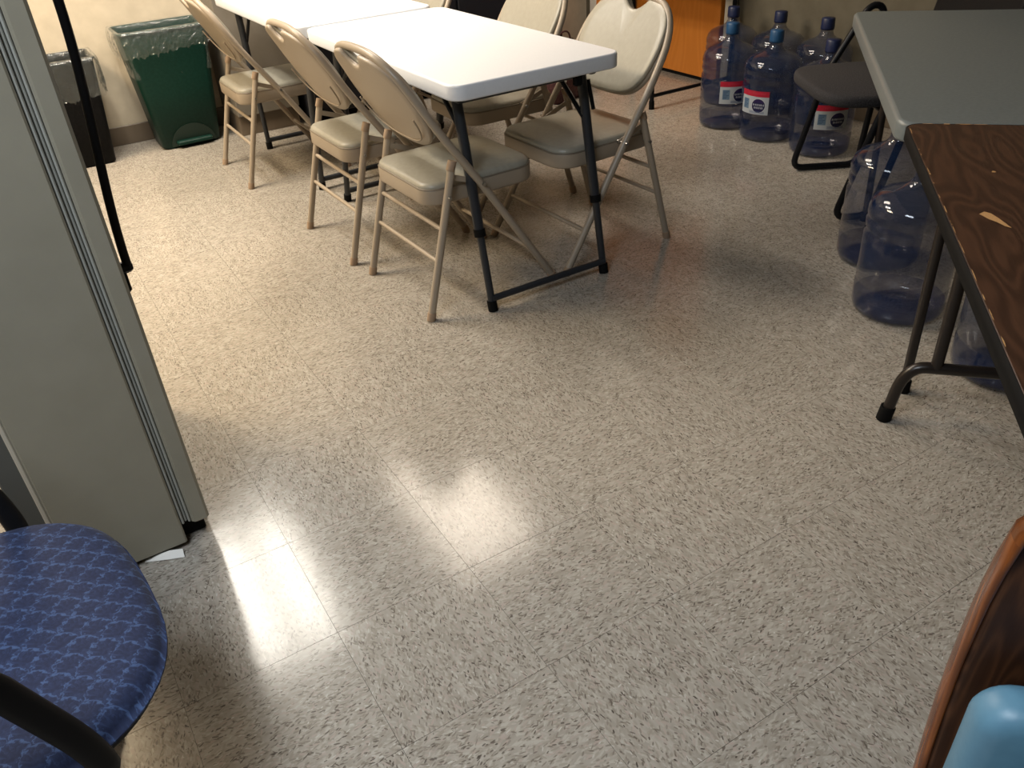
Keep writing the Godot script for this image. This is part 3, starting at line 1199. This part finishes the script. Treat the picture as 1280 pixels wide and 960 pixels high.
func back_wall_furniture() -> void:
	var o := thing("cabinet", Vector3(1.235, 0, -4.87))
	tag(o, "plain grey cabinet with a dark toe kick under the far end of the white tables", "cabinet")
	var st := mb()
	box(st, Vector3(0, 0.41, 0.0), Vector3(0.35, 0.60, 0.34), 0.004)
	build(st, "body", M.cab_grey, o)
	st = mb()
	box(st, Vector3(0, 0.055, -0.012), Vector3(0.34, 0.11, 0.30), 0.002)
	build(st, "toe_kick", M.base, o)
	o = thing("cabinet", Vector3(2.20, 0, -4.86))
	tag(o, "black cabinet against the back wall behind the white tables", "cabinet")
	st = mb()
	box(st, Vector3(0, 0.46, 0.0), Vector3(1.50, 0.84, 0.36), 0.006)
	build(st, "body", M.navy, o)
	st = mb()
	box(st, Vector3(0, 0.02, -0.01), Vector3(1.46, 0.04, 0.32), 0.002)
	build(st, "plinth", M.rubber, o)
	for k in 3:
		st = mb()
		box(st, Vector3(-0.5 + 0.5 * k, 0.47, 0.187), Vector3(0.485, 0.78, 0.016), 0.004)
		var d := build(st, "cabinet_door", M.navy, o)
		st = mb()
		rod(st, Vector3(-0.32 + 0.5 * k, 0.62, 0.215), Vector3(-0.32 + 0.5 * k, 0.74, 0.215), 0.005, 8)
		build(st, "handle", M.black, d)
	# maroon bag on the floor behind the folding chairs
	o = thing("tote_bag", Vector3(2.80, 0, -4.12), 0.3)
	tag(o, "dark maroon bag with white marks on the floor behind the folding chairs", "bag")
	st = mb()
	var rings := []
	for l in [[0.0, 0.12, 0.07], [0.02, 0.135, 0.085], [0.14, 0.13, 0.075], [0.25, 0.105, 0.04], [0.29, 0.09, 0.012]]:
		var r := PackedVector3Array()
		for v in rrect(l[1], l[2], minf(l[2] * 0.8, 0.03), 4):
			r.append(Vector3(v.x + l[0] * 0.08, l[0], v.y))
		rings.append(r)
	loft(st, rings, true, true, true)
	fan(st, rings[0], false)
	fan(st, rings[4], true)
	build(st, "bag_body", M.maroon, o)
	st = mb()
	tube(st, round_path([Vector3(-0.05, 0.28, 0.012), Vector3(-0.03, 0.37, 0.02), Vector3(0.06, 0.37, 0.02), Vector3(0.09, 0.28, 0.012)], 0.05, 5), 0.005, 8)
	build(st, "strap", M.maroon, o)
	for k in 4:
		st = mb()
		box(st, Vector3(-0.06 + 0.045 * k, 0.12 + 0.03 * (k % 3), 0.082 - 0.012 * (k % 3)), Vector3(0.022, 0.012, 0.004), 0.001, Basis(Vector3(0, 0, 1), 0.5 * k))
		build(st, "white_mark", M.paper, o)

func blue_chair() -> void:
	var o := thing("office_chair", Vector3(-0.335, 0, -1.015), 0.10)
	tag(o, "office chair with a navy fan-patterned fabric seat and black arms", "chair")
	var st := mb()
	var so := superel(0.278, 0.262, 2.9, 56)
	# seat with a waterfall edge; uv in plan
	slab(st, so, 0.405, 0.448, 0.036, 0.012, 0.014)
	build(st, "seat", M.fans, o)
	var fm: StandardMaterial3D = M.fans
	fm.uv1_scale = Vector3(2.9, 2.9, 1)
	st = mb()
	slab(st, inset(so, 0.012), 0.385, 0.409, 0.004, 0.012)
	build(st, "seat_shell", M.black_soft, o)
	for s in [-1.0, 1.0]:
		st = mb()
		var z: float = s * 0.262
		var post := round_path([Vector3(0.08, 0.383, s * 0.16), Vector3(0.150, 0.380, z), Vector3(0.142, 0.47, z + s * 0.012), Vector3(0.085, 0.66, z + s * 0.02), Vector3(-0.02, 0.675, z + s * 0.02), Vector3(-0.14, 0.66, z + s * 0.015)], 0.05, 5)
		tube(st, post, 0.017, 12, false, -1.0, 0.8)
		build(st, "arm", M.black_soft, o)
		st = mb()
		slab(st, rrect(0.13, 0.032, 0.03, 6, -0.03, z + s * 0.02), 0.672, 0.70, 0.01, 0.006)
		build(st, "arm_pad", M.black, o)
	st = mb()
	rod(st, Vector3(0, 0.06, 0), Vector3(0, 0.386, 0), 0.025, 16)
	build(st, "gas_column", M.black, o)
	for k in 5:
		var a := TAU * (k + 0.25) / 5.0
		st = mb()
		tube(st, PackedVector3Array([Vector3(0, 0.085, 0), Vector3(cos(a) * 0.2, 0.06, sin(a) * 0.2)]), 0.024, 10, false, 0.014)
		var lg := build(st, "base_leg", M.black_soft, o)
		st = mb()
		rod(st, Vector3(cos(a) * 0.2 - sin(a) * 0.02, 0.025, sin(a) * 0.2 + cos(a) * 0.02), Vector3(cos(a) * 0.2 + sin(a) * 0.02, 0.025, sin(a) * 0.2 - cos(a) * 0.02), 0.025, 14)
		build(st, "caster", M.rubber, lg)
	st = mb()
	box(st, Vector3(-0.30, 0.50, 0), Vector3(0.02, 0.34, 0.07), 0.006)
	build(st, "back_bracket", M.black_soft, o)
	st = mb()
	slab(st, rrect(0.22, 0.21, 0.10, 8), -0.03, 0.03, 0.02, 0.02, 0.01, Transform3D(Basis(Vector3(0, 0, 1), -PI / 2 + 0.12), Vector3(-0.295, 0.84, 0)))
	build(st, "backrest", M.fans, o)

func strip_path(x: float, k: int) -> PackedVector3Array:
	var p := PackedVector3Array()
	for i in 22:
		var t := i / 21.0
		var z := 0.012 - 0.018 * sin(clampf((t - 0.5) / 0.5, 0, 1) * PI)
		p.append(Vector3(x + (0.004 if k == 0 else -0.004) * pow(maxf(t - 0.9, 0) / 0.1, 2.0), 0.004 + t * 0.838, z))
	for q in [[0.014, 0.855], [0.026, 0.860], [0.040, 0.852], [0.050, 0.832], [0.056, 0.80]]:
		p.append(Vector3(x + (q[0] if k == 0 else -q[0]), q[1], 0.012))
	return p

func wood_chair() -> void:
	# its back is turned to the end of the brown table; local z is the way it faces, local x runs along the back
	var d := Vector3(0.7244, 0, -0.6894)
	var n := Vector3(0.6894, 0, 0.7244)
	var o := thing("armchair", Vector3(0.57, 0, -0.21))
	o.basis = Basis(n, Vector3.UP, -d)
	tag(o, "wooden chair with a light blue padded back, at the right front corner", "chair")
	for k in 2:
		var x := 0.03 if k == 0 else 0.47
		var st := mb()
		var rings := []
		for i in 18:
			var t := i / 17.0
			var y := lerpf(0.0, 0.832, t)
			var z := 0.012 - 0.018 * sin(clampf((t - 0.5) / 0.5, 0, 1) * PI)
			var hw := 0.034 * (1.0 if t < 0.80 else 1.0 - 0.62 * pow((t - 0.80) / 0.20, 1.8))
			var hd := 0.0125 * (1.0 if t < 0.96 else sqrt(maxf(1.0 - pow((t - 0.96) / 0.04, 2.0), 0.1)))
			var ring := PackedVector3Array()
			for v in rrect(hw, hd, minf(hw, hd) * 0.45, 3):
				# the outer edge stays upright, the inner one narrows towards the tip
				var lean := (hw - 0.034) * (1.0 if k == 0 else -1.0)
				ring.append(Vector3(x + v.x + lean, y, z + v.y))
			rings.append(ring)
		loft(st, rings, true, true, true)
		fan(st, rings[0], false)
		fan(st, rings[17], true)
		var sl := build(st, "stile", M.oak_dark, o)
		# pale edge strip along the outer side
		var sx := -0.0355 if k == 0 else 0.0355
		st = mb()
		tube(st, strip_path(x + sx, k), 0.0125, 10, false, -1.0, 0.35)
		build(st, "edge_strip", M.oak, sl)
	var st := mb()
	slab(st, rrect(0.225, 0.125, 0.035, 6, 0.224, 0), 0.0, 0.045, 0.018, 0.012, 0.008, Transform3D(Basis(Vector3.RIGHT, PI / 2), Vector3(0, 0.562, 0.026)))
	build(st, "back_pad", M.blue_vinyl, o)
	st = mb()
	slab(st, rrect(0.222, 0.105, 0.035, 6, 0.262, 0), 0.0, 0.02, 0.008, 0.008, 0.0, Transform3D(Basis(Vector3.RIGHT, PI / 2), Vector3(0, 0.53, -0.022)))
	build(st, "rear_pad", M.blue_vinyl, o)
	st = mb()
	slab(st, rrect(0.235, 0.20, 0.03, 6, 0.25, 0.27), 0.40, 0.46, 0.02, 0.01, 0.01)
	build(st, "seat", M.blue_vinyl, o)
	for x in [0.03, 0.47]:
		st = mb()
		box(st, Vector3(x, 0.20, 0.43), Vector3(0.035, 0.40, 0.035), 0.005)
		build(st, "front_leg", M.oak, o)
		st = mb()
		box(st, Vector3(x, 0.37, 0.21), Vector3(0.025, 0.06, 0.42), 0.004)
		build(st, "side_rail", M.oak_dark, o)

func _ready() -> void:
	rng.seed = 20240611
	cam = Camera3D.new()
	cam.name = "camera"
	add_child(cam)
	cam.transform = Transform3D(Basis(Vector3(0.849112, -0.058105, 0.525007), Vector3(0.333587, 0.829628, -0.447703), Vector3(-0.409547, 0.555285, 0.72383)), Vector3(0, 1.3138, 0))
	cam.fov = 50.1097
	cam.near = 0.02
	var we := WorldEnvironment.new()
	we.name = "environment"
	var env := Environment.new()
	env.background_mode = Environment.BG_COLOR
	env.background_color = Color(0.02, 0.02, 0.02)
	env.tonemap_mode = Environment.TONE_MAPPER_LINEAR
	env.tonemap_exposure = 1.2
	env.sdfgi_enabled = true
	env.ssao_enabled = true
	env.ssil_enabled = true
	we.environment = env
	add_child(we)
	materials()
	troffer(Vector3(-0.91, CEIL, -3.84), Color(1.0, 0.90, 0.75), 9.0, false, "recessed fluorescent ceiling light nearest the left wall")
	troffer(Vector3(0.39, CEIL, -3.84), Color(1.0, 0.975, 0.93), 6.0, true, "recessed fluorescent ceiling light with two bright tubes over the aisle")
	troffer(Vector3(1.69, CEIL, -3.84), Color(1.0, 0.94, 0.87), 3.35, false, "recessed fluorescent ceiling light above the white tables")
	troffer(Vector3(-0.6, CEIL, -0.5), Color(0.93, 0.965, 1.0), 4.0, false, "cool recessed fluorescent ceiling light above the photographer")
	setting()
	fridge()
	white_table(Vector3(1.38, 0, -2.125), "white plastic folding table nearest the camera, with dark grey legs", 0.0, -1.275, 0.735)
	white_table(Vector3(1.345, 0, -3.352), "white plastic folding table at the far end, its corner lifted past the nearer one", -0.27, -1.05, 0.742)
	chairs()
	right_tables()
	bottles()
	bins()
	blue_chair()
	wood_chair()
	sled_chair()
	small_table()
	back_wall_furniture()
